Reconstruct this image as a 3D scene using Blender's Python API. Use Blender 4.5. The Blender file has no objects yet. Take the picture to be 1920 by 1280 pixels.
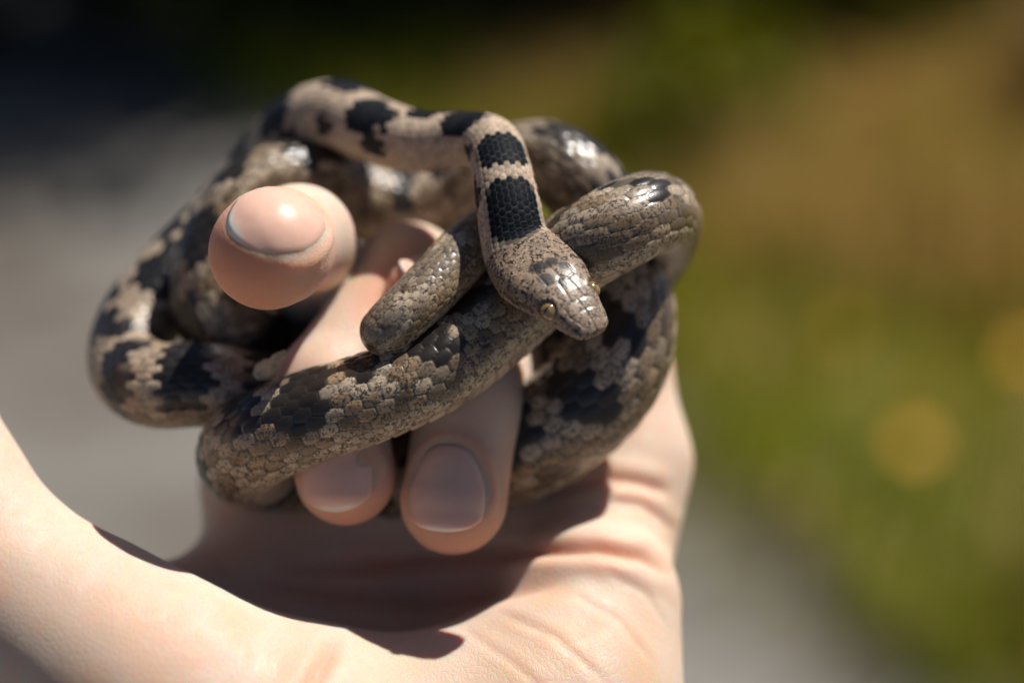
import bpy, math, random
import numpy as np
from mathutils import Vector, Matrix

random.seed(7)
rng = np.random.default_rng(7)
scene = bpy.context.scene
col = scene.collection

# ------------------------------------------------------------------ camera
PITCH = math.radians(25.0)
FOCUS = 260.0                      # mm, lens to focus plane
LENS = 60.0
PXMM = LENS / 36.0 * 1920 / FOCUS  # photo pixels per mm at the focus plane
CAM = np.array([0.0, 0.0, 1.40])
RIGHT = np.array([1.0, 0.0, 0.0])
UP = np.array([0.0, math.sin(PITCH), math.cos(PITCH)])
FWD = np.array([0.0, math.cos(PITCH), -math.sin(PITCH)])
cd = bpy.data.cameras.new("camera")
cam = bpy.data.objects.new("camera", cd)
col.objects.link(cam)
cam.location = CAM
cam.rotation_euler = (math.radians(90) - PITCH, 0, 0)
cd.lens = LENS
cd.sensor_width = 36.0
cd.clip_start = 0.01
cd.clip_end = 300.0
cd.dof.use_dof = True
cd.dof.focus_distance = FOCUS / 1000 - 0.002
cd.dof.aperture_fstop = 4.3
scene.camera = cam

# ------------------------------------------------------------------ sky, sun, exposure
def cam_dir(x, y, toward):
    v = x * RIGHT + y * UP - toward * FWD
    return v / np.linalg.norm(v)

SUN = cam_dir(0.40, 0.90, 0.15)
elev = math.asin(SUN[2])
azim = math.atan2(SUN[0], SUN[1])
world = bpy.data.worlds.new("World")
scene.world = world
world.use_nodes = True
nt = world.node_tree
bg = nt.nodes["Background"]
sky = nt.nodes.new("ShaderNodeTexSky")
sky.sky_type = 'NISHITA'
sky.sun_disc = False
sky.air_density = 0.45
sky.dust_density = 0.5
sky.sun_elevation = elev
sky.sun_rotation = azim
nt.links.new(sky.outputs[0], bg.inputs[0])
bg.inputs[1].default_value = 0.06
sd = bpy.data.lights.new("sun", 'SUN')
sun = bpy.data.objects.new("sun", sd)
col.objects.link(sun)
sun.location = (1.5, 1.0, 6)
sun.rotation_euler = Vector(SUN).to_track_quat('Z', 'Y').to_euler()
sd.energy = 5.0
sd.angle = math.radians(0.7)
sd.color = (1.0, 0.95, 0.88)
scene.view_settings.view_transform = 'Standard'
scene.view_settings.look = 'None'
scene.view_settings.exposure = 0.46
scene.view_settings.gamma = 1.0
scene.render.engine = 'CYCLES'
scene.cycles.use_denoising = True
scene.cycles.max_bounces = 8
scene.cycles.sample_clamp_indirect = 6.0

# ------------------------------------------------------------------ helpers
def P(px, py, z):
    """hand-frame point in mm (x right, y up, z away): z is measured from the focus plane"""
    k = (FOCUS + z) / FOCUS / PXMM
    return np.array([(px - 960) * k, (640 - py) * k, z])

def to_world(pts):
    pts = np.asarray(pts, float).reshape(-1, 3) / 1000.0
    return (CAM + pts[:, :1] * RIGHT + pts[:, 1:2] * UP
            + (pts[:, 2:3] + FOCUS / 1000.0) * FWD)

def unit(v):
    v = np.asarray(v, float)
    return v / np.linalg.norm(v)

def sstep(a, b, x):
    t = np.clip((x - a) / (b - a), 0, 1)
    return t * t * (3 - 2 * t)

def mesh_np(name, verts, faces, nper):
    """fast mesh from numpy arrays; faces is (n, nper)"""
    me = bpy.data.meshes.new(name)
    verts = np.ascontiguousarray(verts, np.float32)
    faces = np.ascontiguousarray(faces, np.int32)
    me.vertices.add(len(verts))
    me.vertices.foreach_set("co", verts.ravel())
    me.loops.add(faces.size)
    me.loops.foreach_set("vertex_index", faces.ravel())
    me.polygons.add(len(faces))
    me.polygons.foreach_set("loop_start", np.arange(0, faces.size, nper, dtype=np.int32))
    me.update(calc_edges=True)
    me.validate()
    return me

def smooth(me):
    me.polygons.foreach_set("use_smooth", np.ones(len(me.polygons), bool))
    me.update()

def link(name, me, mat, parent=None, loc=None):
    o = bpy.data.objects.new(name, me)
    col.objects.link(o)
    if me is not None and mat is not None and not me.materials:
        me.materials.append(mat)
    if parent is not None:
        o.parent = parent
    if loc is not None:
        o.location = loc
    return o

def tag(o, label=None, cat=None, group=None, kind=None):
    if label: o["label"] = label
    if cat: o["category"] = cat
    if group: o["group"] = group
    if kind: o["kind"] = kind
    return o

def hash01(*ints):
    h = np.zeros(np.broadcast(*ints).shape, np.uint64)
    for k, i in enumerate(ints):
        h = (h ^ (np.asarray(i).astype(np.int64) + 1000003 * (k + 1)).astype(np.uint64)) * np.uint64(0x9E3779B97F4A7C15)
        h ^= h >> np.uint64(29)
    h *= np.uint64(0xBF58476D1CE4E5B9)
    h ^= h >> np.uint64(32)
    return (h & np.uint64(0xFFFFFF)).astype(float) / float(0xFFFFFF)

def vnoise(p):
    """value noise on an (n,3) array"""
    i = np.floor(p).astype(np.int64)
    f = p - i
    f = f * f * (3 - 2 * f)
    out = 0
    for dx in (0, 1):
        for dy in (0, 1):
            for dz in (0, 1):
                w = (f[:, 0] if dx else 1 - f[:, 0]) * (f[:, 1] if dy else 1 - f[:, 1]) * (f[:, 2] if dz else 1 - f[:, 2])
                out = out + w * hash01(i[:, 0] + dx, i[:, 1] + dy, i[:, 2] + dz)
    return out

class Mat:
    """small node-tree builder"""
    def __init__(self, name):
        self.m = bpy.data.materials.new(name)
        self.m.use_nodes = True
        self.t = self.m.node_tree
        self.b = self.t.nodes["Principled BSDF"]
    def n(self, kind, **kw):
        nd = self.t.nodes.new(kind)
        for k, v in kw.items():
            if k.startswith("i_"):
                nd.inputs[k[2:].replace("_", " ")].default_value = v
            else:
                setattr(nd, k, v)
        return nd
    def l(self, a, b):
        self.t.links.new(a, b)
    def noise(self, scale, detail=4, rough=0.55, vec=None):
        nd = self.n("ShaderNodeTexNoise")
        nd.inputs["Scale"].default_value = scale
        nd.inputs["Detail"].default_value = detail
        nd.inputs["Roughness"].default_value = rough
        if vec is not None: self.l(vec, nd.inputs["Vector"])
        return nd
    def ramp(self, src, stops):
        r = self.n("ShaderNodeValToRGB")
        els = r.color_ramp.elements
        els[0].position, els[0].color = stops[0][0], (*stops[0][1], 1)
        els[1].position, els[1].color = stops[-1][0], (*stops[-1][1], 1)
        for p, c in stops[1:-1]:
            e = els.new(p); e.color = (*c, 1)
        self.l(src, r.inputs[0])
        return r
    def mix(self, fac, a, b, mode='MIX'):
        x = self.n("ShaderNodeMix", data_type='RGBA', blend_type=mode)
        for sock, v in ((x.inputs[0], fac), (x.inputs[6], a), (x.inputs[7], b)):
            if hasattr(v, "is_linked"): self.l(v, sock)
            elif isinstance(v, (int, float)): sock.default_value = v
            else: sock.default_value = (*v, 1)
        return x.outputs[2]
    def math(self, op, a, b=None):
        x = self.n("ShaderNodeMath", operation=op)
        for sock, v in ((x.inputs[0], a), (x.inputs[1], b)):
            if v is None: continue
            if hasattr(v, "is_linked"): self.l(v, sock)
            else: sock.default_value = v
        return x.outputs[0]
    def bump(self, height, dist, strength=1.0, prev=None):
        b = self.n("ShaderNodeBump")
        b.inputs["Distance"].default_value = dist
        b.inputs["Strength"].default_value = strength
        self.l(height, b.inputs["Height"])
        if prev is not None: self.l(prev, b.inputs["Normal"])
        return b.outputs[0]
    def obj(self):
        return self.n("ShaderNodeTexCoord").outputs["Object"]
    def set(self, **kw):
        for k, v in kw.items():
            s = self.b.inputs[k.replace("_", " ")]
            if hasattr(v, "is_linked"): self.l(v, s)
            elif isinstance(v, tuple) and len(v) == 3 and s.type == 'RGBA': s.default_value = (*v, 1)
            else: s.default_value = v
        return self.m

# ------------------------------------------------------------------ materials
def mat_skin():
    m = Mat("skin")
    o = m.obj()
    blot = m.noise(55, 3, 0.5, o)
    fine = m.noise(420, 4, 0.6, o)
    c = m.ramp(blot.outputs[0], [(0.32, (0.60, 0.42, 0.29)), (0.5, (0.59, 0.465, 0.375)), (0.68, (0.62, 0.415, 0.305))]).outputs[0]
    c = m.mix(m.ramp(fine.outputs[0], [(0.42, (0, 0, 0)), (0.75, (0.25, 0.25, 0.25))]).outputs[0], c, (0.60, 0.37, 0.27))
    # fingertips and folds are redder; fingertip pulp also carries a painted translucent glow
    att = m.n("ShaderNodeAttribute", attribute_name="FlushGlow")
    c = m.mix(att.outputs["Fac"], c, (0.64, 0.25, 0.14))
    # fine criss-cross skin lines
    vo = m.n("ShaderNodeTexVoronoi", feature='DISTANCE_TO_EDGE')
    mp = m.n("ShaderNodeMapping")
    mp.inputs["Scale"].default_value = (1.0, 0.55, 0.9)
    mp.inputs["Rotation"].default_value = (0.3, 0.5, 0.6)
    wob = m.noise(300, 2, 0.5, o)
    add = m.n("ShaderNodeVectorMath", operation='MULTIPLY_ADD')
    m.l(wob.outputs["Color"], add.inputs[0]); add.inputs[1].default_value = (0.0018,) * 3; m.l(o, add.inputs[2])
    m.l(add.outputs[0], mp.inputs[0])
    m.l(mp.outputs[0], vo.inputs["Vector"]); vo.inputs["Scale"].default_value = 1400
    lines = m.ramp(vo.outputs["Distance"], [(0.0, (0, 0, 0)), (0.16, (1, 1, 1))]).outputs[0]
    wv = m.n("ShaderNodeTexWave", wave_type='BANDS', bands_direction='DIAGONAL')
    m.l(add.outputs[0], wv.inputs["Vector"])
    wv.inputs["Scale"].default_value = 420; wv.inputs["Distortion"].default_value = 7.0
    wv.inputs["Detail"].default_value = 2.0; wv.inputs["Detail Scale"].default_value = 0.35
    b1 = m.bump(lines, 0.00007, 0.45)
    b2 = m.bump(wv.outputs[0], 0.00004, 0.15, b1)
    b3 = m.bump(m.noise(130, 3, 0.55, o).outputs[0], 0.00025, 0.4, b2)
    rg = m.ramp(fine.outputs[0], [(0.35, (0.46,) * 3), (0.7, (0.66,) * 3)]).outputs[0]
    m.set(Base_Color=c, Roughness=rg, Normal=b3, Subsurface_Weight=1.0, Subsurface_Radius=(1.0, 0.30, 0.14),
          Subsurface_Scale=0.0034, Specular_IOR_Level=0.36)
    m.b.inputs["Subsurface Anisotropy"].default_value = 0.6
    return m.m

def mat_nail():
    m = Mat("nail_plate")
    att = m.n("ShaderNodeAttribute", attribute_name="Free")
    ridge = m.noise(500, 3, 0.5, m.obj())
    c = m.mix(m.ramp(ridge.outputs[0], [(0.3, (0, 0, 0)), (0.8, (0.35,) * 3)]).outputs[0], (0.71, 0.41, 0.32), (0.74, 0.48, 0.39))
    c = m.mix(att.outputs["Fac"], c, (0.74, 0.64, 0.57))
    return m.set(Base_Color=c, Roughness=0.38, Subsurface_Weight=0.8, Subsurface_Radius=(1.0, 0.35, 0.2),
                 Subsurface_Scale=0.0018, Specular_IOR_Level=0.30,
                 Normal=m.bump(ridge.outputs[0], 0.00012, 0.5))

def mat_snake():
    m = Mat("snake_scales")
    o = m.obj()
    att = m.n("ShaderNodeAttribute", attribute_name="Col")
    n1 = m.noise(2100, 3, 0.65, o)
    n2 = m.noise(900, 3, 0.6, o)
    f1 = m.ramp(n1.outputs[0], [(0.475, (0, 0, 0)), (0.535, (1, 1, 1))]).outputs[0]
    f2 = m.ramp(n2.outputs[0], [(0.44, (0, 0, 0)), (0.56, (1, 1, 1))]).outputs[0]
    f = m.math('MULTIPLY', m.math('MULTIPLY', f1, m.math('ADD', m.math('MULTIPLY', f2, 0.7), 0.3)), att.outputs["Alpha"])
    c = m.mix(f, att.outputs["Color"], (0.018, 0.017, 0.016))
    n3 = m.noise(400, 4, 0.6, o)
    c = m.mix(1.0, c, m.ramp(n3.outputs[0], [(0.25, (0.72,) * 3), (0.75, (1.2, 1.17, 1.12))]).outputs[0], 'MULTIPLY')
    bp = m.bump(n1.outputs[0], 0.00010, 0.35)
    gl = m.n("ShaderNodeAttribute", attribute_name="Gloss").outputs["Fac"]
    rg = m.math('SUBTRACT', m.math('ADD', m.math('MULTIPLY', n3.outputs[0], 0.2), 0.48), m.math('MULTIPLY', gl, 0.25))
    m.set(Base_Color=c, Roughness=rg, Specular_IOR_Level=m.math('ADD', m.math('MULTIPLY', gl, 0.30), 0.05), Normal=bp, Coat_Weight=m.math('MULTIPLY', gl, 0.2), Coat_Roughness=0.14)
    return m.m

def mat_plain(name, c1, c2, scale, rough=0.8, bump=0.0, dist=0.01, **kw):
    m = Mat(name)
    n = m.noise(scale, 5, 0.6, m.obj())
    c = m.ramp(n.outputs[0], [(0.3, c1), (0.7, c2)]).outputs[0]
    m.set(Base_Color=c, Roughness=rough, **kw)
    if bump: m.set(Normal=m.bump(n.outputs[0], dist, bump))
    return m.m

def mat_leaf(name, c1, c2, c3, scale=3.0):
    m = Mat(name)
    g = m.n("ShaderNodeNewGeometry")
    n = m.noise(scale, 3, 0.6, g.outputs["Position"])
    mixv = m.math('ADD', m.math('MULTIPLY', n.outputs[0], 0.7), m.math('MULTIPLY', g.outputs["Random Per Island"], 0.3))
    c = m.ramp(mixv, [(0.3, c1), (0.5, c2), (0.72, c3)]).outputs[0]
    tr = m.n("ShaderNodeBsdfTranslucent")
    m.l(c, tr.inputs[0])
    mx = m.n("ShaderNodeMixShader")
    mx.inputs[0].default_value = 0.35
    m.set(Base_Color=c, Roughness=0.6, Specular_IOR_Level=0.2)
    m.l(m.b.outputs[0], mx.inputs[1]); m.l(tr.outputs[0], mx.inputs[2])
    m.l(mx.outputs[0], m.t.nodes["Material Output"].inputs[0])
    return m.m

SKIN, NAIL, SNAKE = mat_skin(), mat_nail(), mat_snake()

# ------------------------------------------------------------------ setting
def mat_path():
    m = Mat("path_gravel")
    o = m.obj()
    big = m.noise(1.5, 3, 0.55, o)
    mid = m.noise(14, 4, 0.6, o)
    c = m.ramp(big.outputs[0], [(0.35, (0.105, 0.088, 0.072)), (0.65, (0.215, 0.207, 0.19))]).outputs[0]
    c = m.mix(1.0, c, m.ramp(mid.outputs[0], [(0.3, (0.78,) * 3), (0.7, (1.15,) * 3)]).outputs[0], 'MULTIPLY')
    st = m.noise(160, 3, 0.6, o)
    return m.set(Base_Color=c, Roughness=0.95, Specular_IOR_Level=0.2, Normal=m.bump(st.outputs[0], 0.012, 0.6))

VX0, VY0, VS = 0.60, 1.94, -0.46        # the verge edge: x = VX0 + VS * (y - VY0)
def verge_x(y):
    return VX0 + VS * (y - VY0) + 0.05 * np.sin(y * 5.1) + 0.03 * np.sin(y * 11.7 + 1)

def sheet(name, xs, ys, zf, mat):
    X, Y = np.meshgrid(xs, ys)
    v = np.stack([X, Y, zf(X, Y)], -1).reshape(-1, 3)
    nx, ny = len(xs), len(ys)
    i = (np.arange(ny - 1)[:, None] * nx + np.arange(nx - 1)).ravel()
    me = mesh_np(name, v, np.stack([i, i + 1, i + nx + 1, i + nx], -1), 4)
    smooth(me)
    return link(name, me, mat)

gx = np.concatenate([np.linspace(-120, -6, 12), np.linspace(-5, 5, 61), np.linspace(6, 120, 12)])
gy = np.concatenate([np.linspace(-40, -2, 8), np.linspace(-1.5, 9, 71), np.linspace(10, 160, 12)])
tag(sheet("path", gx, gy, lambda X, Y: 0.012 * np.sin(X * 2.3 + Y) * np.sin(Y * 1.7), mat_path()), kind="structure")

def verge_z(X, Y):
    d = X - verge_x(Y)
    return np.where(d > 0, 0.022 + 0.16 * sstep(0, 1.6, d) + 0.03 * np.sin(X * 6) * np.sin(Y * 5) * sstep(0, .4, d), -0.05)
uy = np.linspace(-2, 14, 161)
ud = np.concatenate([[-0.03], np.linspace(0, 1.8, 40), np.linspace(2, 14, 20)])
U, YY = np.meshgrid(ud, uy)
XX = verge_x(YY) + U
ZZ = np.where(U < 0, -0.05, verge_z(XX, YY))
vv = np.stack([XX, YY, ZZ], -1).reshape(-1, 3)
ii = (np.arange(len(uy) - 1)[:, None] * len(ud) + np.arange(len(ud) - 1)).ravel()
me = mesh_np("verge", vv, np.stack([ii, ii + 1, ii + len(ud) + 1, ii + len(ud)], -1), 4)
smooth(me)
tag(link("verge", me, mat_plain("verge_earth", (0.20, 0.15, 0.06), (0.32, 0.235, 0.10), 4.0, 0.95, 0.5, 0.03)), kind="structure")

def blades(n, place, h0, h1, w, mat, name):
    """n bent grass blades, each five vertices"""
    pos = place(n)
    h = rng.uniform(h0, h1, n); a = rng.uniform(0, 6.283, n); lean = rng.uniform(0.05, 0.6, n) * h
    dx, dy = np.cos(a), np.sin(a)
    v = np.zeros((n, 5, 3))
    for k, (t, ww, le) in enumerate(((0, 1, 0), (0, -1, 0), (0.55, .8, .3), (0.55, -.8, .3), (1, 0, 1))):
        v[:, k, 0] = pos[:, 0] - dy * w * ww + dx * lean * le
        v[:, k, 1] = pos[:, 1] + dx * w * ww + dy * lean * le
        v[:, k, 2] = pos[:, 2] + h * t - 0.2 * lean * le - (0.01 if t == 0 else 0)
    b = (np.arange(n) * 5)[:, None]
    f = np.concatenate([b + np.array([0, 1, 2]), b + np.array([1, 3, 2]), b + np.array([2, 3, 4])])
    return link(name, mesh_np(name, v.reshape(-1, 3), f, 3), mat)

def place_verge(n):
    y = 0.8 + 6.2 * rng.random(n) ** 1.0
    d = 2.6 * rng.random(n) ** 1.3 + 0.01
    d = np.where(rng.random(n) < 0.05, -0.22 * rng.random(n) ** 2.2, d)     # stray tufts on the path
    x = verge_x(y) + d
    return np.stack([x, y, np.maximum(verge_z(x, y), 0)], -1)

GRASS = mat_leaf("verge_grass", (0.19, 0.26, 0.004), (0.27, 0.31, 0.006), (0.50, 0.33, 0.10), 2.6)
tag(blades(26000, place_verge, 0.05, 0.20, 0.0045, GRASS, "grass"), "yellow-green and straw coloured grass covering the verge", "grass", kind="stuff")

def place_dry(n):
    c = np.array([(0.55, 3.3), (0.85, 3.75), (1.25, 3.9), (0.95, 3.1), (0.25, 4.2), (1.3, 3.3)])
    p = c[rng.integers(0, len(c), n)] + rng.normal(size=(n, 2)) * 0.17
    p[:, 0] = np.maximum(p[:, 0], verge_x(p[:, 1]) + 0.03)
    return np.stack([p[:, 0], p[:, 1], verge_z(p[:, 0], p[:, 1])], -1)
STRAW = mat_leaf("straw_grass", (0.40, 0.24, 0.07), (0.52, 0.34, 0.11), (0.60, 0.42, 0.16), 3.0)
tag(blades(2800, place_dry, 0.10, 0.26, 0.005, STRAW, "dry_grass"), "tall straw coloured dry grass in patches on the verge", "dry grass", kind="stuff")

def leaf_cloud(n, centre, rad, size, clumps=22, bottom=-1.0):
    """n small two-triangle leaves gathered in clumps inside an ellipsoid"""
    cc = rng.normal(size=(clumps, 3)); cc /= np.linalg.norm(cc, axis=1)[:, None]
    cc *= rng.uniform(0.35, 0.95, (clumps, 1))
    p = cc[rng.integers(0, clumps, n)] + rng.normal(size=(n, 3)) * 0.20
    p[:, 2] = np.maximum(p[:, 2], bottom)
    p = p * rad + centre
    d1 = rng.normal(size=(n, 3)); d1 /= np.linalg.norm(d1, axis=1)[:, None]
    d2 = np.cross(d1, rng.normal(size=(n, 3))); d2 /= np.linalg.norm(d2, axis=1)[:, None]
    s = size * rng.uniform(0.6, 1.3, (n, 1))
    v = np.stack([p - d1 * s, p + d2 * s * 0.42, p + d1 * s, p - d2 * s * 0.42], 1)
    return v.reshape(-1, 3), np.arange(n * 4).reshape(n, 4)

def tube(pts, rad, ns=8):
    pts = np.asarray(pts, float); n = len(pts)
    t = np.gradient(pts, axis=0); t /= np.linalg.norm(t, axis=1)[:, None]
    ref = np.array([1.0, 0.13, 0.07])
    a = np.cross(t, ref); a /= np.linalg.norm(a, axis=1)[:, None]
    b = np.cross(t, a)
    th = np.arange(ns) * 2 * math.pi / ns
    v = pts[:, None] + np.asarray(rad)[:, None, None] * (a[:, None] * np.cos(th)[None, :, None] + b[:, None] * np.sin(th)[None, :, None])
    v = np.concatenate([v.reshape(-1, 3), pts[:1], pts[-1:]])
    f = []
    for i in range(n - 1):
        for j in range(ns):
            k = (j + 1) % ns
            f.append((i * ns + j, i * ns + k, (i + 1) * ns + k, (i + 1) * ns + j))
    for j in range(ns):
        k = (j + 1) % ns
        f.append((n * ns, k, j, j)); f.append((n * ns + 1, (n - 1) * ns + j, (n - 1) * ns + k, (n - 1) * ns + k))
    return v, [tuple(dict.fromkeys(q)) for q in f]

def pymesh(name, v, f, sm=True):
    me = bpy.data.meshes.new(name)
    me.from_pydata([tuple(map(float, x)) for x in v], [], [tuple(int(i) for i in q) for q in f])
    if sm: smooth(me)
    return me

BARK = mat_plain("bark", (0.05, 0.038, 0.028), (0.12, 0.095, 0.07), 9.0, 0.95, 0.8, 0.03)
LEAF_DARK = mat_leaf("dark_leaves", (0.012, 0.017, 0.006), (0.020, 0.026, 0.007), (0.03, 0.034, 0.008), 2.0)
LEAF_OLIVE = mat_leaf("olive_leaves", (0.12, 0.145, 0.004), (0.19, 0.19, 0.006), (0.25, 0.21, 0.015), 3.0)
LEAF_DRY = mat_leaf("dry_leaves", (0.34, 0.22, 0.08), (0.44, 0.30, 0.11), (0.50, 0.35, 0.13), 3.0)

def tree(x, y, h, r, label, z=0.0):
    root = link("tree", None, None, loc=(x, y, z))
    tag(root, label, "tree", "trees at the end of the path")
    n = 9
    ts = np.linspace(0, 1, n)
    pts = np.stack([0.12 * np.sin(ts * 3 + x), 0.10 * np.sin(ts * 4 + y), ts * h * 0.72 - 0.05], -1)
    v, f = tube(pts, 0.13 * (1 - 0.72 * ts) + 0.05 * np.exp(-ts * 14), 10)
    V, F = [v], [list(q) for q in f]
    off = len(v)
    for k in range(7):
        s0 = 3 + k % 5
        a = k * 2.4
        L = r * (0.6 + 0.3 * random.random())
        q = np.linspace(0, 1, 5)[:, None]
        br = pts[s0] + q * np.array([math.cos(a) * L, math.sin(a) * L, 0.35 * L]) + q * q * np.array([0, 0, 0.35 * L])
        v, f = tube(br, 0.05 * (1 - 0.8 * q[:, 0]), 6)
        V.append(v); F += [[i + off for i in g] for g in f]; off += len(v)
    link("trunk", pymesh("trunk", np.concatenate(V), F), BARK, root)
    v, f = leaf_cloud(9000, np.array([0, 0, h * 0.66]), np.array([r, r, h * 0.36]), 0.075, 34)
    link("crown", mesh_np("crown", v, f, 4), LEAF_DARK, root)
    return root

def shrub(x, y, w, h, mat, label, n=1800, group="shrubs along the path", size=0.035, z=0.0):
    root = link("shrub", None, None, loc=(x, y, z))
    tag(root, label, "shrub", group)
    V, F, off = [], [], 0
    for k in range(6):
        a = k * 1.1 + x
        q = np.linspace(0, 1, 5)[:, None]
        br = q * np.array([math.cos(a) * w * 0.5, math.sin(a) * w * 0.5, h * 0.75]) - np.array([0, 0, 0.02])
        v, f = tube(br, 0.014 * (1 - 0.7 * q[:, 0]), 6)
        V.append(v); F += [[i + off for i in g] for g in f]; off += len(v)
    link("stem", pymesh("stem", np.concatenate(V), F), BARK, root)
    v, f = leaf_cloud(n, np.array([0, 0, h * 0.52]), np.array([w, w, h * 0.5]), size, 18, -0.98)
    link("foliage", mesh_np("foliage", v, f, 4), mat, root)
    return root

tree(-3.2, 7.2, 5.2, 1.7, "dark leafy tree at the far side of the path")
tree(0.3, 6.6, 5.4, 1.8, "dark leafy tree standing where the path ends")
tree(2.4, 6.5, 5.0, 1.6, "dark leafy tree rising behind the grassy verge", 0.15)
tree(5.0, 8.0, 4.6, 1.5, "dark leafy tree beyond the dry shrub on the verge", 0.15)
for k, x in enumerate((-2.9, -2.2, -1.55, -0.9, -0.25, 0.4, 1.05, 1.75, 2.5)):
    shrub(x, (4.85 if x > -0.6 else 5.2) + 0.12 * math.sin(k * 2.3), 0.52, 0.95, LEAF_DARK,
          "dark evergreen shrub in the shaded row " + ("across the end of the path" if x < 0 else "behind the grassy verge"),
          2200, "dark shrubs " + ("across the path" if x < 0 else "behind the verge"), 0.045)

shrub(0.42, 3.85, 0.26, 0.36, LEAF_OLIVE, "low olive green shrub on the verge edge beside the path", z=0.05)
shrub(1.22, 4.5, 0.34, 0.55, LEAF_OLIVE, "tall olive green shrub in the middle of the verge", z=0.12)
shrub(0.88, 2.02, 0.16, 0.20, LEAF_OLIVE, "small leafy olive green clump where the verge is greenest", 1200, z=0.05, size=0.022)
shrub(1.42, 3.75, 0.28, 0.36, LEAF_DRY, "dry straw brown shrub on the verge set back from the path", z=0.14)

# yellow daisies
STEM = mat_plain("flower_stem", (0.07, 0.11, 0.02), (0.10, 0.15, 0.03), 40, 0.7)
PETAL = mat_plain("yellow_petals", (0.80, 0.33, 0.001), (0.85, 0.39, 0.002), 60, 0.6)
DISC = mat_plain("flower_disc", (0.45, 0.20, 0.01), (0.58, 0.30, 0.02), 300, 0.8)
def petals_mesh(R):
    V, F = [], []
    for k in range(13):
        a = k * 2 * math.pi / 13
        c, s = math.cos(a), math.sin(a)
        base = len(V)
        for rr, ww, zz in ((0.25, .10, 0), (0.6, .21, .10), (0.9, .16, .10), (1.0, 0.03, .06)):
            for sg in (-1, 1):
                V.append((R * (c * rr - s * ww * sg), R * (s * rr + c * ww * sg), R * (zz - 0.05 * (sg * ww * 4) ** 2) + 0.0004 * (k % 2)))
        for q in range(3):
            F.append((base + 2 * q, base + 2 * q + 1, base + 2 * q + 3, base + 2 * q + 2))
    return pymesh("petals", V, F)
def dome_mesh(R, h):
    V, F = [(0, 0, h)], []
    ns = 14
    for i, t in enumerate((0.35, 0.7, 1.0)):
        for k in range(ns):
            a = k * 2 * math.pi / ns
            V.append((R * t * math.cos(a), R * t * math.sin(a), h * (1 - t * t)))
    for k in range(ns):
        n = (k + 1) % ns
        F.append((0, 1 + k, 1 + n))
        for i in range(2):
            F.append((1 + i * ns + k, 1 + (i + 1) * ns + k, 1 + (i + 1) * ns + n, 1 + i * ns + n))
    return pymesh("disc", V, F)
PM, DM = petals_mesh(0.022), dome_mesh(0.008, 0.006)
def daisy(x, y, h, label, group="yellow daisies in the verge"):
    z = float(verge_z(np.array(x), np.array(y)))
    root = link("daisy", None, None, loc=(x, y, max(z, 0) - 0.005))
    tag(root, label, "flower", group)
    q = np.linspace(0, 1, 7)[:, None]
    lean = np.array([random.uniform(-.03, .03), random.uniform(-.05, -.01), 0])
    v, f = tube(q * np.array([0, 0, h]) + q * q * lean, 0.0022 * (1 - 0.3 * q[:, 0]), 6)
    link("stem", pymesh("stem", v, f), STEM, root)
    tilt = (random.uniform(0.25, 0.5), random.uniform(-.3, .3), 0)
    p = link("petals", PM, PETAL, root, loc=(lean[0], lean[1], h)); p.rotation_euler = tilt
    link("disc", DM, DISC, p, loc=(0, 0, 0.001))
    for s in (-1, 1):
        lv = [(0, 0, h * .2), (s * .015, .006, h * .2 + .02), (s * .045, 0, h * .2 + .03), (s * .015, -.006, h * .2 + .02)]
        link("leaf", pymesh("leaf", lv, [(0, 1, 2, 3)]), STEM, root)

def ground_at(px, py, z):
    """point at height z seen at a photo pixel"""
    d = FWD + RIGHT * (px - 960) / 1920 * 36 / LENS + UP * (640 - py) / 1920 * 36 / LENS
    t = (z - CAM[2]) / d[2]
    return CAM + d * t
g = ground_at(1735, 795, 0.24)
daisy(g[0], g[1], 0.20, "yellow daisy standing clear of the others in front of the grass", None)
g = ground_at(1910, 620, 0.30)
daisy(g[0], g[1], 0.22, "yellow daisy deeper in the verge grass than the lone daisy", None)
for px, py in ((1330, 380), (1600, 150), (1680, 185), (1560, 560)):
    g = ground_at(px, py, 0.16)
    daisy(g[0], g[1], 0.09, "small yellow daisy among the far verge grass")

# stones on the path
ROCK = mat_plain("dark_stone", (0.018, 0.020, 0.022), (0.05, 0.05, 0.05), 18, 0.9, 0.7, 0.02)
def stone(x, y, s, label):
    v, f = [], []
    ns, nr = 16, 9
    for i in range(nr):
        ph = math.pi * i / (nr - 1)
        for k in range(ns):
            a = 2 * math.pi * k / ns
            v.append((math.sin(ph) * math.cos(a), math.sin(ph) * math.sin(a), math.cos(ph)))
    v = np.array(v)
    r = 0.72 + 0.5 * vnoise(v * 1.7 + x * 10 + 20) + 0.12 * vnoise(v * 5 + 40)
    v = v * r[:, None] * np.array([s, s * 0.8, s * 0.55])
    v[:, 2] = np.maximum(v[:, 2], -0.3 * s)
    for i in range(nr - 1):
        for k in range(ns):
            n = (k + 1) % ns
            f.append((i * ns + k, (i + 1) * ns + k, (i + 1) * ns + n, i * ns + n))
    o = link("stone", pymesh("stone", v, f), ROCK, loc=(x, y, 0.25 * s))
    tag(o, label, "stone", "dark stones on the path")
for px, py, s, lab in ((220, 400, 0.085, "large dark rounded stone lying alone on the grey path"),
                       (120, 190, 0.10, "dark stone at the shaded far side of the path"),
                       (330, 120, 0.11, "dark stone near the shrubs at the end of the path")):
    g = ground_at(px, py, 0.0)
    stone(g[0], g[1], s, lab)

# ------------------------------------------------------------------ the hand: one continuous surface from a distance field
VOX = 0.75
LO, HI = np.array([-118.0, -150.0, -42.0]), np.array([42.0, 46.0, 78.0])
DIM = np.ceil((HI - LO) / VOX).astype(int)

def new_field():
    return np.full(DIM, 14.0, np.float32)

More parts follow.
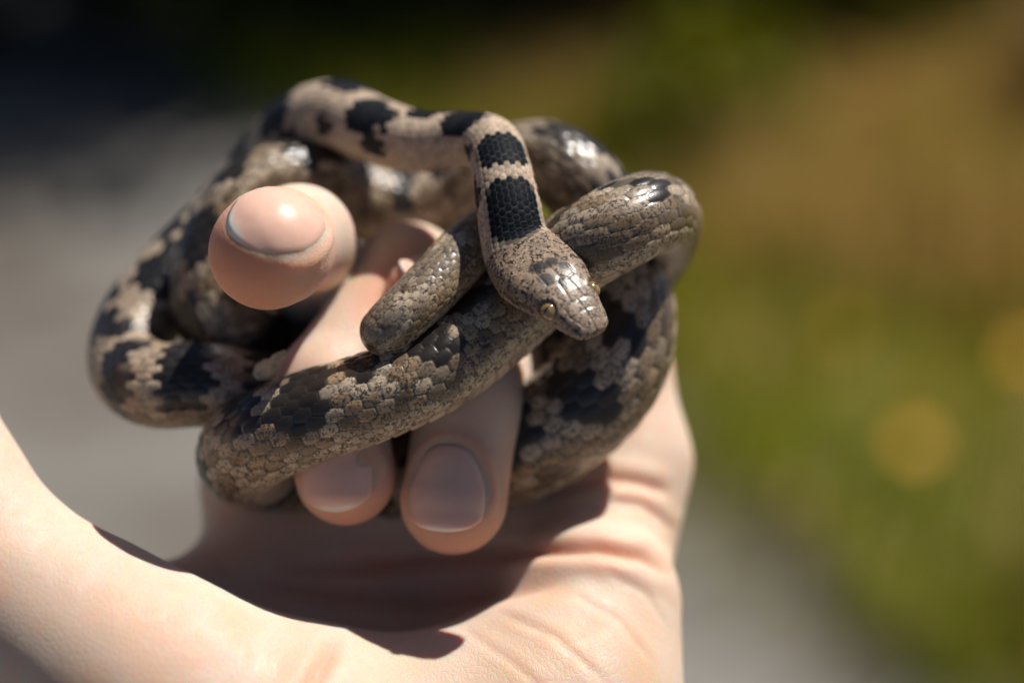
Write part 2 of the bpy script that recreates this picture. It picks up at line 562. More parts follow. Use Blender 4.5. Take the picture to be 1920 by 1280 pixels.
def smin(a, b, k):
    h = np.maximum(k - np.abs(a - b), 0) / k
    return np.minimum(a, b) - h * h * k * 0.25

def cone(F, a, b, ra, rb, k, squash=None):
    """blend a round cone a->b into field F; squash=(dir, factor) flattens it along dir"""
    a, b = np.asarray(a, float), np.asarray(b, float)
    m = max(ra, rb) + 14
    lo = np.clip(np.floor((np.minimum(a, b) - m - LO) / VOX).astype(int), 0, DIM)
    hi = np.clip(np.ceil((np.maximum(a, b) + m - LO) / VOX).astype(int), 0, DIM)
    if (hi <= lo).any(): return
    ax = [LO[i] + VOX * np.arange(lo[i], hi[i], dtype=np.float32) for i in range(3)]
    p = [ax[0][:, None, None] - a[0], ax[1][None, :, None] - a[1], ax[2][None, None, :] - a[2]]
    d = b - a
    L2 = float(d @ d)
    t = np.clip((p[0] * d[0] + p[1] * d[1] + p[2] * d[2]) / L2, 0, 1).astype(np.float32)
    q = [p[i] - t * d[i] for i in range(3)]
    r2 = q[0] ** 2 + q[1] ** 2 + q[2] ** 2
    if squash is not None:
        n, s = unit(squash[0]), squash[1]
        dn = q[0] * n[0] + q[1] * n[1] + q[2] * n[2]
        r2 = r2 + dn * dn * (1 / s ** 2 - 1)
    D = np.sqrt(r2) - (ra + (rb - ra) * t)
    sl = tuple(slice(lo[i], hi[i]) for i in range(3))
    F[sl] = smin(F[sl], D, k)

fingers = {
    # joints from knuckle to tip: (px, py, z, radius)
    "index":  [(500, 905, 42, 10.5), (610, 560, 52, 9.8), (560, 448, 16, 8.3), (510, 466, 0, 8.7)],
    "middle": [(690, 915, 45, 10.4), (768, 527, 30, 9.3), (614, 735, 15, 8.6), (649, 890, 12, 8.05)],
    "ring":   [(930, 915, 46, 10.2), (968, 600, 43, 8.6), (876, 770, 17, 8.3), (850, 938, 12, 8.55)],
    "pinky":  [(1190, 860, 40, 8.8), (1165, 590, 46, 7.8), (975, 540, 31, 6.6), (795, 548, 17, 6.0)],
    "thumb":  [(0, 1085, 3, 12.8), (-150, 790, 10, 10.6), (-120, 540, 14, 9.2)],
}
FING = new_field()
for nm, js in fingers.items():
    F1 = new_field()
    for j0, j1 in zip(js[:-1], js[1:]):
        cone(F1, P(*j0[:3]), P(*j1[:3]), j0[3], j1[3], 2.5)
    if nm == 'index':
        T0 = P(*js[-1][:3])
        cone(F1, T0, T0 + [-1.3, -0.9, -0.2], 8.4, 7.9, 2.5)
    FING = smin(FING, F1, 0.8)
PALM = new_field()
W = {"index": (560, 1720, 12), "middle": (680, 1740, 13), "ring": (810, 1740, 14), "pinky": (930, 1730, 14)}
for nm, w in W.items():
    j = fingers[nm][0]
    cone(PALM, P(*w), P(*j[:3]), 11.0, j[3] * 0.98, 9)
# thenar, hypothenar, pads, web, wrist and forearm
cone(PALM, P(600, 1560, 0), P(130, 1180, 2), 24.0, 13.0, 10)
cone(PALM, P(520, 1370, 4), P(200, 1190, 2), 15.0, 11.0, 8)
cone(PALM, P(330, 1330, 2), P(30, 1100, 4), 15.0, 12.0, 8)
cone(PALM, P(1020, 1640, 4), P(1112, 1130, 22), 23.0, 14.5, 9)
cone(PALM, P(860, 1480, 6), P(1040, 1300, 12), 15.0, 13.0, 9)
cone(PALM, P(600, 1385, 8), P(960, 1360, 10), 15.0, 15.0, 10)
cone(PALM, P(590, 965, 39), P(1150, 950, 36), 9.5, 10.5, 7)
cone(PALM, P(190, 1170, 12), P(480, 1095, 36), 6.5, 8.0, 10)
cone(PALM, P(620, 1640, 12), P(900, 1640, 14), 17.0, 17.0, 10)
cone(PALM, P(740, 1800, 10), P(740, 2600, -22), 21.0, 25.0, 14, squash=((0, 0.2, 1), 0.75))
HANDF = smin(PALM, FING, 6.0)

def surface_nets(F):
    n = F.shape
    ins = F < 0
    c = [ins[dx:n[0] - 1 + dx, dy:n[1] - 1 + dy, dz:n[2] - 1 + dz] for dx in (0, 1) for dy in (0, 1) for dz in (0, 1)]
    cnt = sum(x.astype(np.int8) for x in c)
    I = np.argwhere((cnt > 0) & (cnt < 8))
    idx = -np.ones([k - 1 for k in n], np.int32)
    idx[tuple(I.T)] = np.arange(len(I))
    corner = [(dx, dy, dz) for dx in (0, 1) for dy in (0, 1) for dz in (0, 1)]
    val = np.stack([F[I[:, 0] + a, I[:, 1] + b, I[:, 2] + d] for a, b, d in corner], -1)
    acc = np.zeros((len(I), 3)); w = np.zeros(len(I))
    for i in range(8):
        for j in range(i + 1, 8):
            if sum(abs(corner[i][k] - corner[j][k]) for k in range(3)) != 1: continue
            x = (val[:, i] < 0) != (val[:, j] < 0)
            t = np.where(x, val[:, i] / np.where(x, val[:, i] - val[:, j], 1), 0)
            pt = np.array(corner[i])[None] + t[:, None] * (np.array(corner[j]) - np.array(corner[i]))[None]
            acc += np.where(x[:, None], pt, 0); w += x
    V = LO + (I + acc / w[:, None]) * VOX
    quads = []
    for ax in range(3):
        o1, o2 = [(1, 2), (2, 0), (0, 1)][ax]
        sl0 = [slice(1, -1)] * 3; sl1 = [slice(1, -1)] * 3
        sl0[ax] = slice(0, -1); sl1[ax] = slice(1, None)
        A, B = ins[tuple(sl0)], ins[tuple(sl1)]
        E = np.argwhere(A != B)
        flip = A[tuple(E.T)]
        E = E + 1; E[:, ax] -= 1
        e1 = np.zeros(3, int); e1[o1] = 1
        e2 = np.zeros(3, int); e2[o2] = 1
        q = np.stack([idx[tuple((E - e1 - e2).T)], idx[tuple((E - e2).T)], idx[tuple(E.T)], idx[tuple((E - e1).T)]], -1)
        q = np.where(flip[:, None], q, q[:, ::-1])
        quads.append(q)
    return V, np.concatenate(quads)

def field_at(F, p):
    g = (p - LO) / VOX
    g = np.clip(g, 0, np.array(F.shape) - 1.001)
    i = g.astype(int); f = g - i
    out = 0
    for dx in (0, 1):
        for dy in (0, 1):
            for dz in (0, 1):
                w = (f[:, 0] if dx else 1 - f[:, 0]) * (f[:, 1] if dy else 1 - f[:, 1]) * (f[:, 2] if dz else 1 - f[:, 2])
                out = out + w * F[i[:, 0] + dx, i[:, 1] + dy, i[:, 2] + dz]
    return out

def field_grad(F, p, e=0.6):
    g = np.stack([field_at(F, p + np.eye(3)[k] * e) - field_at(F, p - np.eye(3)[k] * e) for k in range(3)], -1)
    return g / (np.linalg.norm(g, axis=1)[:, None] + 1e-9)

HV, HQ = surface_nets(HANDF)
for _ in range(2):
    HV = HV - field_grad(HANDF, HV) * np.clip(field_at(HANDF, HV), -0.5, 0.5)[:, None]
HN = field_grad(HANDF, HV)
HPX = np.stack([960 + HV[:, 0] * PXMM * FOCUS / (FOCUS + HV[:, 2]), 640 - HV[:, 1] * PXMM * FOCUS / (FOCUS + HV[:, 2])], -1)
front = (HN[:, 2] < 0.25) * sstep(-0.5, 2.5, field_at(FING, HV))

def polyline_dist(p, pts):
    pts = np.array(pts, float)
    best = np.full(len(p), 1e9); tt = np.zeros(len(p))
    n = len(pts) - 1
    for i in range(n):
        a, d = pts[i], pts[i + 1] - pts[i]
        t = np.clip(((p - a) @ d) / (d @ d), 0, 1)
        dist = np.linalg.norm(p - a - t[:, None] * d, axis=1)
        m = dist < best
        best = np.where(m, dist, best); tt = np.where(m, (i + t) / n, tt)
    return best, tt

# palm and finger creases: lines drawn on the skin, cut as grooves with a soft bulge on both sides
disp = np.zeros(len(HV)); flush_glow = np.zeros(len(HV))
creases = [
    ([(520, 1075), (700, 1062), (860, 1050), (1000, 1034), (1120, 1028), (1200, 1042), (1262, 1080)], 1.25, 12),
    ([(1000, 930), (1130, 895), (1200, 905), (1262, 925)], 0.75, 11),
    ([(1120, 938), (1200, 945), (1240, 970), (1265, 1000)], 0.4, 9),
    ([(450, 1090), (640, 1120), (800, 1135), (960, 1110), (1080, 1085)], 0.7, 14),
    ([(930, 1145), (1040, 1190), (1150, 1290)], 0.20, 7),
    ([(1070, 1110), (1160, 1160), (1230, 1250)], 0.15, 6),
    ([(1120, 1060), (1210, 1110), (1255, 1180)], 0.14, 6),
    ([(860, 1170), (960, 1240), (1040, 1310)], 0.15, 7),
    ([(640, 1180), (560, 1330), (540, 1500)], 0.8, 14),
    ([(590, 690), (640, 700), (700, 690)], 0.25, 8),
]
for pts, dep, wid in creases:
    d, t = polyline_dist(HPX, pts)
    fade = np.clip(np.minimum(t, 1 - t) * 6, 0, 1) * front
    g = np.exp(-(d / wid) ** 2)
    disp -= dep * fade * (g - 0.45 * np.exp(-((d - 2.4 * wid) / (1.6 * wid)) ** 2))
    flush_glow = np.maximum(flush_glow, 0.55 * fade * np.exp(-(d / (wid * 1.3)) ** 2) * min(1, dep))
# gentle unevenness of flesh
disp += 0.35 * (vnoise(HV / 9.0 + 50) - 0.5) + 0.05 * (vnoise(HV / 3.2 + 90) - 0.5)

nails = {
    # finger: (axis towards the tip, outward direction, length back, length forward, half angle)
    "index":  ((-0.85, -0.12, 0.46), (0.05, 0.60, 0.79), 8.0, 8.0, 0.96),
    "middle": ((0.06, -0.97, 0.16), (-0.16, 0.16, 0.97), 5.2, 6.2, 0.92),
    "ring":   ((-0.06, -0.97, 0.16), (-0.14, 0.18, 0.97), 8.4, 5.4, 0.92),
    "pinky":  ((-0.97, -0.16, 0.20), (-0.10, 0.84, 0.52), 5.5, 3.6, 0.80),
    "thumb":  ((0.05, 0.97, -0.05), (-0.75, 0.05, 0.6), 8.0, 4.0, 0.80),
}
def cv(v):                      # (x, y, toward) -> hand frame with z away
    return np.array([v[0], v[1], -v[2]])
nail_shapes = {}
for nm, (ax, out, ub, uf, phm) in nails.items():
    A = unit(cv(ax)); D = cv(out); D = unit(D - A * (D @ A)); S = np.cross(A, D)
    T = P(*fingers[nm][-1][:3]); r = fingers[nm][-1][3]
    rel = HV - T
    u = rel @ A; x = rel @ S; y = rel @ D
    ph = np.arctan2(x, y)
    # footprint coordinate: < 1 inside the nail
    uu = np.where(u > 0, u / uf, u / ub)
    e = (np.abs(ph / phm) ** 2.3 + np.abs(uu) ** 2.3) ** (1 / 2.3)
    near = (np.linalg.norm(rel, axis=1) < 2.1 * r) & (y > -0.2 * r)
    side = sstep(1.0, -0.6, uu * np.where(u > 0, 1, 1))        # folds at back and sides, none at the free edge
    lip = np.exp(-((e - 1.14) / 0.10) ** 2)
    disp += near * (0.34 * lip * sstep(0.5 * uf, -0.2 * uf, u) - 0.24 * sstep(1.04, 0.92, e))
    flush_glow = np.maximum(flush_glow, near * 0.30 * np.exp(-((e - 1.12) / 0.16) ** 2))
    # pulp redness, with the orange glow of light through flesh painted in
    tipd = np.linalg.norm(rel - A * 3 + D * 2, axis=1)
    flush_glow = np.maximum(flush_glow, (0.8 if nm == 'index' else 0.62) * sstep(2.0 * r, 0.6 * r, tipd) * (e > 1.0))
    # the nail plate itself, laid on the fingertip surface
    nu, nv = 25, 25
    gu, gv = np.meshgrid(np.linspace(-1, 1, nu), np.linspace(-1, 1, nv), indexing='ij')
    # square to superellipse
    sc = (np.abs(gu) ** 2.3 + np.abs(gv) ** 2.3 + 1e-9) ** (1 / 2.3)
    mx = np.maximum(np.abs(gu), np.abs(gv))
    ru, rv = gu * mx / sc, gv * mx / sc
    U = np.where(ru > 0, ru * uf, ru * ub); PHI = rv * phm
    dirs = np.cos(PHI)[..., None] * D + np.sin(PHI)[..., None] * S
    base = T + U[..., None] * A
    dist = np.full(U.shape, r * 0.5)
    for _ in range(30):
        fv = field_at(HANDF, (base + dirs * dist[..., None]).reshape(-1, 3)).reshape(U.shape)
        dist = dist - np.clip(fv, -1, 1) * 0.8
    dist = np.where(dist < 0.3 * r, 0.3 * r, np.minimum(dist, 1.2 * r))
    flat = dist[nu // 3:nu // 3 + 1]
    if nm != 'index':
        dist = np.maximum(dist, 0.5 * dist + 0.5 * np.minimum(flat, dist + 1.2))
    lift = 0.02 + (0.22 if nm == 'index' else 0.35) * sstep(0.25, 1.0, ru) * sstep(1.2, 0.5, np.abs(rv))
    lift = lift - 0.55 * sstep(0.82, 1.0, np.sqrt(rv ** 2 + np.minimum(ru, 0) ** 2)) * sstep(0.9, 0.5, ru)
    pts = base + dirs * (dist - 0.05 + lift)[..., None]
    nail_shapes[nm] = (pts, sstep(0.80, 0.90, ru))
HV = HV + HN * disp[:, None]

ORI = to_world(P(740, 1500, 15))[0]
me = mesh_np("hand", to_world(HV) - ORI, HQ, 4)
smooth(me)
at = me.attributes.new("FlushGlow", 'FLOAT', 'POINT')
at.data.foreach_set("value", flush_glow.astype(np.float32))
hand = link("hand", me, SKIN, loc=ORI)
tag(hand, "bare pale left hand cupped palm up with fingers curled round the snake", "hand")
for nm, (pts, free) in nail_shapes.items():
    nu, nv = pts.shape[:2]
    top = pts.reshape(-1, 3)
    i = (np.arange(nu - 1)[:, None] * nv + np.arange(nv - 1)).ravel()
    q = np.stack([i, i + nv, i + nv + 1, i + 1], -1)
    nme = mesh_np("nail", to_world(top) - ORI, q, 4)
    smooth(nme)
    a = nme.attributes.new("Free", 'FLOAT', 'POINT')
    a.data.foreach_set("value", free.ravel().astype(np.float32))
    no = link("nail", nme, NAIL, hand)
    sol = no.modifiers.new("thickness", 'SOLIDIFY'); sol.thickness = 0.0005; sol.offset = -1 if True else 1

# ------------------------------------------------------------------ the snake: one continuous skin along a spline
# (px, py, z, radius, dorsal direction x, y, towards camera)
path = [
    (1119, 627, -7, 3.0,   0.34, 0.42, 0.84),
    (1035, 537, -2, 5.0,   0.30, 0.34, 0.90),
    (969, 460,  3, 5.0,    0.16, 0.30, 0.94),
    (953, 385,  5, 4.9,    0.12, 0.34, 0.92),
    (940, 320,  8, 4.6,    0.10, 0.50, 0.85),
    (920, 272, 13, 4.5,    0.00, 0.75, 0.65),
    (868, 264, 18, 4.6,   -0.05, 0.85, 0.50),
    (790, 270, 22, 5.2,    0.00, 0.86, 0.50),
    (700, 247, 28, 5.7,    0.05, 0.84, 0.50),
    (630, 218, 34, 6.1,   -0.05, 0.84, 0.50),
    (562, 244, 40, 6.4,   -0.30, 0.75, 0.50),
    (505, 312, 46, 6.4,   -0.50, 0.60, 0.50),
    (420, 415, 46, 6.2,   -0.50, 0.55, 0.60),
    (326, 525, 38, 7.0,   -0.40, 0.50, 0.75),
    (262, 612, 34, 7.1,   -0.40, 0.45, 0.75),
    (247, 690, 27, 6.8,   -0.55, 0.40, 0.70),
    (296, 724, 20, 6.9,   -0.25, 0.55, 0.75),
    (380, 722, 18, 6.9,   -0.10, 0.62, 0.76),
    (470, 735, 20, 6.9,    0.00, 0.65, 0.74),
    (560, 745, 30, 6.9,    0.00, 0.70, 0.70),
    (680, 730, 33, 6.9,    0.00, 0.80, 0.60),
    (860, 690, 33, 6.9,    0.00, 0.85, 0.50),
    (1005, 660, 35, 6.9,   0.20, 0.85, 0.30),
    (1170, 530, 40, 6.9,   0.40, 0.60, 0.20),
    (1224, 455, 32, 6.8,   0.70, 0.50, 0.20),
    (1234, 412, 19, 6.8,   0.45, 0.80, 0.30),
    (1206, 408, 8, 6.9,   -0.05, 0.92, 0.38),
    (1145, 440, 5, 7.0,   -0.20, 0.88, 0.42),
    (1060, 492, 9, 7.2,   -0.35, 0.80, 0.48),
    (985, 560, 12, 7.3,   -0.50, 0.72, 0.48),
    (905, 635, 9, 7.3,    -0.56, 0.78, 0.26),
    (810, 702, 6, 7.2,    -0.42, 0.83, 0.36),
    (700, 748, 5, 7.2,    -0.32, 0.80, 0.50),
    (590, 782, 6, 7.3,    -0.28, 0.72, 0.62),
    (500, 820, 9, 7.5,    -0.42, 0.62, 0.64),
    (459, 850, 16, 7.6,   -0.60, 0.40, 0.55),
    (500, 868, 28, 7.6,   -0.20, 0.10, 0.90),
    (600, 880, 33, 7.8,    0.00, 0.20, 0.95),
    (760, 890, 33, 8.2,    0.00, 0.30, 0.90),
    (900, 872, 29, 8.6,   -0.20, 0.50, 0.80),
    (985, 836, 24, 8.8,   -0.40, 0.50, 0.76),
    (1085, 768, 21, 8.9,  -0.45, 0.40, 0.78),
    (1150, 680, 20, 8.9,  -0.45, 0.25, 0.84),
    (1168, 590, 22, 8.6,  -0.42, 0.10, 0.88),
    (1150, 505, 26, 8.0,  -0.20, 0.25, 0.90),
    (1125, 420, 28, 7.4,   0.20, 0.50, 0.80),
    (1085, 345, 27, 7.0,   0.20, 0.70, 0.66),
    (1025, 303, 29, 6.7,  -0.05, 0.84, 0.55),
    (950, 310, 34, 6.3,   -0.10, 0.80, 0.50),
    (860, 378, 41, 7.3,    0.10, 0.85, 0.45),
    (760, 396, 43, 7.6,    0.05, 0.85, 0.45),
    (660, 372, 41, 7.5,    0.00, 0.85, 0.45),
    (570, 332, 34, 6.4,   -0.25, 0.80, 0.50),
    (490, 346, 30, 5.8,   -0.55, 0.62, 0.52),
    (428, 420, 28, 6.2,   -0.70, 0.40, 0.55),
    (400, 510, 27, 6.6,   -0.75, 0.20, 0.58),
    (408, 590, 28, 7.0,   -0.70, 0.10, 0.65),
    (465, 650, 32, 7.0,   -0.30, 0.30, 0.80),
    (550, 670, 40, 6.6,    0.00, 0.70, 0.70),
    (650, 660, 46, 5.2,    0.00, 0.85, 0.40),
    (790, 580, 47, 5.0,    0.00, 0.85, 0.30),
    (900, 480, 40, 4.8,    0.10, 0.80, 0.30),
    (960, 428, 28, 4.7,    0.50, 0.70, 0.40),
    (935, 432, 17, 4.6,   -0.20, 0.70, 0.60),
    (878, 470, 10, 4.5,   -0.45, 0.45, 0.76),
    (815, 535, 5, 4.4,    -0.45, 0.40, 0.80),
    (748, 598, 2, 4.1,    -0.45, 0.35, 0.82),
    (722, 622, 2, 3.9,    -0.45, 0.35, 0.82),
]
cp = np.array([np.concatenate([P(*q[:3]), [q[3]], cv(q[4:7])]) for q in path])
def catmull(C, per):
    knots = np.concatenate([[0], np.cumsum(np.linalg.norm(np.diff(C[:, :3], axis=0), axis=1) ** 0.5)])
    n = len(C)
    ext = np.vstack([2 * C[0] - C[1], C, 2 * C[-1] - C[-2]])
    k = np.concatenate([[knots[0] - (knots[1] - knots[0])], knots, [2 * knots[-1] - knots[-2]]])
    out = []
    for i in range(1, n):
        p0, p1, p2, p3 = ext[i - 1], ext[i], ext[i + 1], ext[i + 2]
        t0, t1, t2, t3 = k[i - 1], k[i], k[i + 1], k[i + 2]
        t = np.linspace(t1, t2, per, endpoint=False)[:, None]
        a1 = (t1 - t) / (t1 - t0) * p0 + (t - t0) / (t1 - t0) * p1
        a2 = (t2 - t) / (t2 - t1) * p1 + (t - t1) / (t2 - t1) * p2
        a3 = (t3 - t) / (t3 - t2) * p2 + (t - t2) / (t3 - t2) * p3
        b1 = (t2 - t) / (t2 - t0) * a1 + (t - t0) / (t2 - t0) * a2
        b2 = (t3 - t) / (t3 - t1) * a2 + (t - t1) / (t3 - t1) * a3
        out.append((t2 - t) / (t2 - t1) * b1 + (t - t1) / (t2 - t1) * b2)
    out.append(C[-1:])
    return np.vstack(out)
dense = catmull(cp, 40)
arc = np.concatenate([[0], np.cumsum(np.linalg.norm(np.diff(dense[:, :3], axis=0), axis=1))])
LEN = arc[-1]
DS = 0.20
s_head = 2.4 * (np.linspace(0, 1, 26) ** 2)
s_body = np.arange(s_head[-1] + DS, LEN, DS)
s_tail = LEN + 3.8 * np.sin(np.linspace(0, math.pi / 2, 22))[1:]
S_ = np.concatenate([s_head, s_body, [LEN], s_tail])
Sc = np.clip(S_, 0, LEN)
fr = np.stack([np.interp(Sc, arc, dense[:, k]) for k in range(7)], -1)
ker = np.hanning(17); ker /= ker.sum()
def smooth_rows(a):
    pad = np.concatenate([np.repeat(a[:1], 8, 0), a, np.repeat(a[-1:], 8, 0)])
    return np.stack([np.convolve(pad[:, k], ker, 'valid') for k in range(a.shape[1])], -1)
ctr = fr[:, :3].copy()
end_dir = unit(dense[-1, :3] - dense[-12, :3])
over = np.maximum(S_ - LEN, 0)
ctr += end_dir * over[:, None]
tan = np.gradient(ctr, axis=0); tan /= np.linalg.norm(tan, axis=1)[:, None] + 1e-9
for _ in range(2): tan = smooth_rows(tan)
tan /= np.linalg.norm(tan, axis=1)[:, None]
dor = smooth_rows(fr[:, 4:7])
dor -= tan * (dor * tan).sum(1)[:, None]
dor /= np.linalg.norm(dor, axis=1)[:, None]
sid = np.cross(tan, dor)
rad = fr[:, 3].copy()
rad *= np.where(S_ > LEN, np.sqrt(np.clip(1 - (over / 3.85) ** 2, 0, 1)), 1)
HEAD = 22.5
hs = 0.99 * np.array([0, 0.25, 0.8, 1.7, 3.0, 5.0, 6.8, 9.0, 11.5, 14.5, 17.5, 20.0, 22.5, 26])
hw = 1.06 * np.array([0, 1.8, 2.65, 3.15, 3.5, 3.95, 4.45, 5.3, 6.3, 6.75, 6.2, 5.4, 4.95, 4.9])
ht = np.array([0, 0.75, 1.25, 1.75, 2.25, 2.75, 3.2, 3.45, 3.6, 3.75, 3.9, 4.2, 4.5, 4.6])
hb = np.array([0, 0.7, 1.05, 1.4, 1.8, 2.2, 2.5, 2.9, 3.3, 3.5, 3.6, 3.9, 4.3, 4.5])
inhead = sstep(26, 20.0, S_)
wS = np.interp(S_, hs, hw) * inhead + rad * 1.0 * (1 - inhead)
hT = np.interp(S_, hs, ht) * inhead + rad * 0.99 * (1 - inhead)
hB = np.interp(S_, hs, hb) * inhead + rad * 0.86 * (1 - inhead)
nexp = 2.0 + 0.5 * sstep(16, 6, S_) + 0.15
NT = 216
th = np.linspace(-math.pi, math.pi, NT, endpoint=False)
sn, cs = np.sin(th), np.cos(th)
rho = (np.abs(sn)[None] ** nexp[:, None] + np.abs(cs)[None] ** nexp[:, None]) ** (-1 / nexp[:, None])
X = rho * sn[None] * wS[:, None]
Y = rho * cs[None] * np.where(cs[None] > 0, hT[:, None], hB[:, None])
nrm2 = np.stack([X / (wS[:, None] ** 2 + 1e-3), Y / (np.where(cs[None] > 0, hT[:, None], hB[:, None]) ** 2 + 1e-3)], -1)
nrm2 /= np.linalg.norm(nrm2, axis=-1, keepdims=True) + 1e-9

# --- scale lattice
rl = np.maximum(np.interp(S_, [0, 14, 24, 60], [3.2, 3.4, 4.2, 99]), 0)
rl = np.minimum(rl, np.maximum(rad, 3.0)) * np.interp(S_, [0, 30, 90], [0.62, 0.8, 1.0])
SW = arc[20 * 40]                                       # the neck has finer rows than the body
fine = S_ < SW
scl = rl * np.where(fine, np.interp(S_, [60, SW], [0.30, 0.33]), 0.375)                                        # scale length in mm
B = np.concatenate([[0], np.cumsum(np.diff(S_) / scl[1:])])
ROWS = np.where(fine, 23, 17)[:, None]
DTH = math.radians(252) / ROWS
a_ = th[None] / DTH + 0 * B[:, None]
b_ = B[:, None] + 0 * a_
best = np.full(a_.shape, -9.0); second = best.copy()
ci = np.zeros(a_.shape, int); cj = np.zeros(a_.shape); pp = np.zeros(a_.shape); qq = np.zeros(a_.shape)
for di in (0, 1):
    i = np.floor(a_).astype(int) + di
    off = 0.5 * (i % 2)
    for dj in (0, 1):
        j = np.floor(b_ - off) + dj
        p = b_ - (j + off); q = a_ - i
        f = 1 - (np.abs(q) / 0.80) ** 2.2 - (np.abs(p) / 0.78) ** 2.0 + 0.46 * p
        m = f > best
        second = np.where(m, best, np.maximum(second, f))
        ci = np.where(m, i, ci); cj = np.where(m, j + off, cj); pp = np.where(m, p, pp); qq = np.where(m, q, qq)
        best = np.where(m, f, best)
edge = best - second                                     # 0 on the seam between scales
dorsal = np.abs(a_) < ROWS / 2 + 0.0
vj = np.floor(b_); vp = b_ - vj
vent_h = 0.55 * vp - 0.9 * np.exp(-((vp - 1.0) / 0.08) ** 2) - 0.5 * np.exp(-(vp / 0.06) ** 2)
vent_e = np.minimum(vp, 1 - vp) * 2.5
bodyf = sstep(11.0, 15.5, S_[:, None] + 3.6 * sstep(1.6, 3.6, np.abs(X)))                    # head plates give way to scales
tailf = np.where(S_ > LEN - 0.5, 0.4, 1.0)[:, None]
sideblend = sstep(ROWS / 2 + 0.2, ROWS / 2 - 0.2, np.abs(a_))
h_d = np.clip(best, -0.2, 1.2) * 0.75 - 0.35 * np.exp(-(edge / 0.10) ** 2)
keel = 0.0
hgt = (sideblend * h_d + (1 - sideblend) * vent_h) * (scl[:, None] * 0.125) * bodyf * tailf

# --- head plates: seams drawn in head coordinates (lateral mm, mm behind the snout)
lat = X
sm_ = S_[:, None] + 0 * X
seams = [
    [(0, 0.6), (0, 1.0), (0, 5.2)], [(0, 9.2), (0, 14.5)],
    [(-1.15, 5.3), (-0.85, 9.0), (0, 9.9)], [(1.15, 5.3), (0.85, 9.0), (0, 9.9)],
    [(-2.6, 5.0), (0, 5.3), (2.6, 5.0)], [(-2.3, 3.2), (0, 3.5), (2.3, 3.2)], [(-1.6, 1.6), (0, 1.9), (1.6, 1.6)],
    [(-0.85, 9.0), (-2.6, 9.4), (-3.6, 8.4)], [(0.85, 9.0), (2.6, 9.4), (3.6, 8.4)],
    [(-2.6, 9.4), (-2.5, 12), (-1.6, 14.2), (0, 14.6)], [(2.6, 9.4), (2.5, 12), (1.6, 14.2), (0, 14.6)],
    [(-2.7, 5.0), (-2.8, 3.4), (-1.9, 1.4)], [(2.7, 5.0), (2.8, 3.4), (1.9, 1.4)],
]
H2 = np.stack([lat, sm_], -1)
hm = S_ < 20
hp = H2[hm].reshape(-1, 2)
dmin = np.full(len(hp), 9.0)
for sgm in seams:
    d, _ = polyline_dist(hp, sgm)
    dmin = np.minimum(dmin, d)
dmin = dmin.reshape(H2[hm].shape[:2])
topside = (cs > 0.05)[None]
seam = np.exp(-(dmin / 0.11) ** 2) * topside
hh = np.zeros_like(X)
hh[hm] -= 0.10 * seam
hh[hm] += 0.03 * sstep(0, 0.7, dmin) * topside * sstep(17, 14, S_[hm])[:, None]
# lip line and lip plates
ang = np.abs(th)[None] + 0 * X
lipang = np.interp(S_, [0, 1.5, 5, 12, 15], [1.75, 1.82, 1.95, 2.0, 1.95])[:, None]
lip = np.exp(-((ang - lipang) / 0.05) ** 2) * sstep(15, 13, S_)[:, None] * sstep(0.0, 0.6, S_)[:, None]
lj = np.abs(((S_[:, None] / 1.75) % 1) - 0.5)
labial = np.exp(-((lj - 0.5) / 0.06) ** 2) * ((ang > lipang - 0.42) & (ang < lipang + 0.4)) * sstep(14, 12, S_)[:, None] * sstep(0.8, 1.6, S_)[:, None]
lab_top = np.exp(-((ang - (lipang - 0.44)) / 0.04) ** 2) * sstep(13, 11, S_)[:, None] * sstep(0.8, 1.6, S_)[:, None]
hh -= 0.42 * lip + 0.16 * labial + 0.14 * lab_top
# nostrils
nost = np.exp(-(((S_[:, None] - 1.7) / 0.38) ** 2 + ((ang - 1.02) / 0.16) ** 2))
hh -= 0.55 * nost
# eye socket: brow ridge above, hollow under it
EYE_S, EYE_A = 6.7, 1.13
er = np.sqrt(((S_[:, None] - EYE_S)) ** 2 + ((ang - EYE_A) * 3.7) ** 2)
hh += 0.14 * np.exp(-((er - 1.75) / 0.35) ** 2) - 0.6 * sstep(1.35, 0.8, er)
hgt = hgt + hh

PT = (ctr[:, None] + sid[:, None] * (X + nrm2[..., 0] * hgt)[..., None] + dor[:, None] * (Y + nrm2[..., 1] * hgt)[..., None])
# --- colour
def lerp(a, b, t): return a + (b - a) * t
def C3(*c): return np.array(c, float)
rs = hash01(ci + 50, (cj * 2).astype(int))               # per scale random
rs2 = hash01(ci + 90, (cj * 2).astype(int) + 7)
sB = np.interp(np.clip(cj, 0, B[-1]), B, S_)             # mm position of the scale's centre
thc = ci * DTH
front_t = sstep(60, 240, sB)                             # neck pattern to body pattern
# saddle blotches on the back
first = 24.6
def blotches(spacing0, spacing1, phase):
    edges, s, out = [], first + phase, []
    while s < LEN:
        out.append(s); s += lerp(spacing0, spacing1, min(1, s / 220.0)) * (0.85 + 0.3 * random.random())
    return np.array(out)
bd = blotches(10.2, 10.8, 0.0)
bl = blotches(10.2, 10.8, 5.0)
def near_idx(arr, s):
    k = np.clip(np.searchsorted(arr, s), 1, len(arr) - 1)
    return np.where(np.abs(arr[k] - s) < np.abs(arr[k - 1] - s), k, k - 1)
k1 = near_idx(bd, sB)
hl = lerp(3.5, 3.2, front_t) * (0.85 + 0.35 * hash01(k1)) ; hl = np.where(k1 == 0, 6.0, np.where(k1 == 1, 3.0, hl))
shift = lerp(1.0, 0.45, front_t) * np.where(k1 >= 2, (0.30 + 0.25 * hash01(k1 + 300)) * np.where(k1 % 2 == 0, 1, -1), 0)
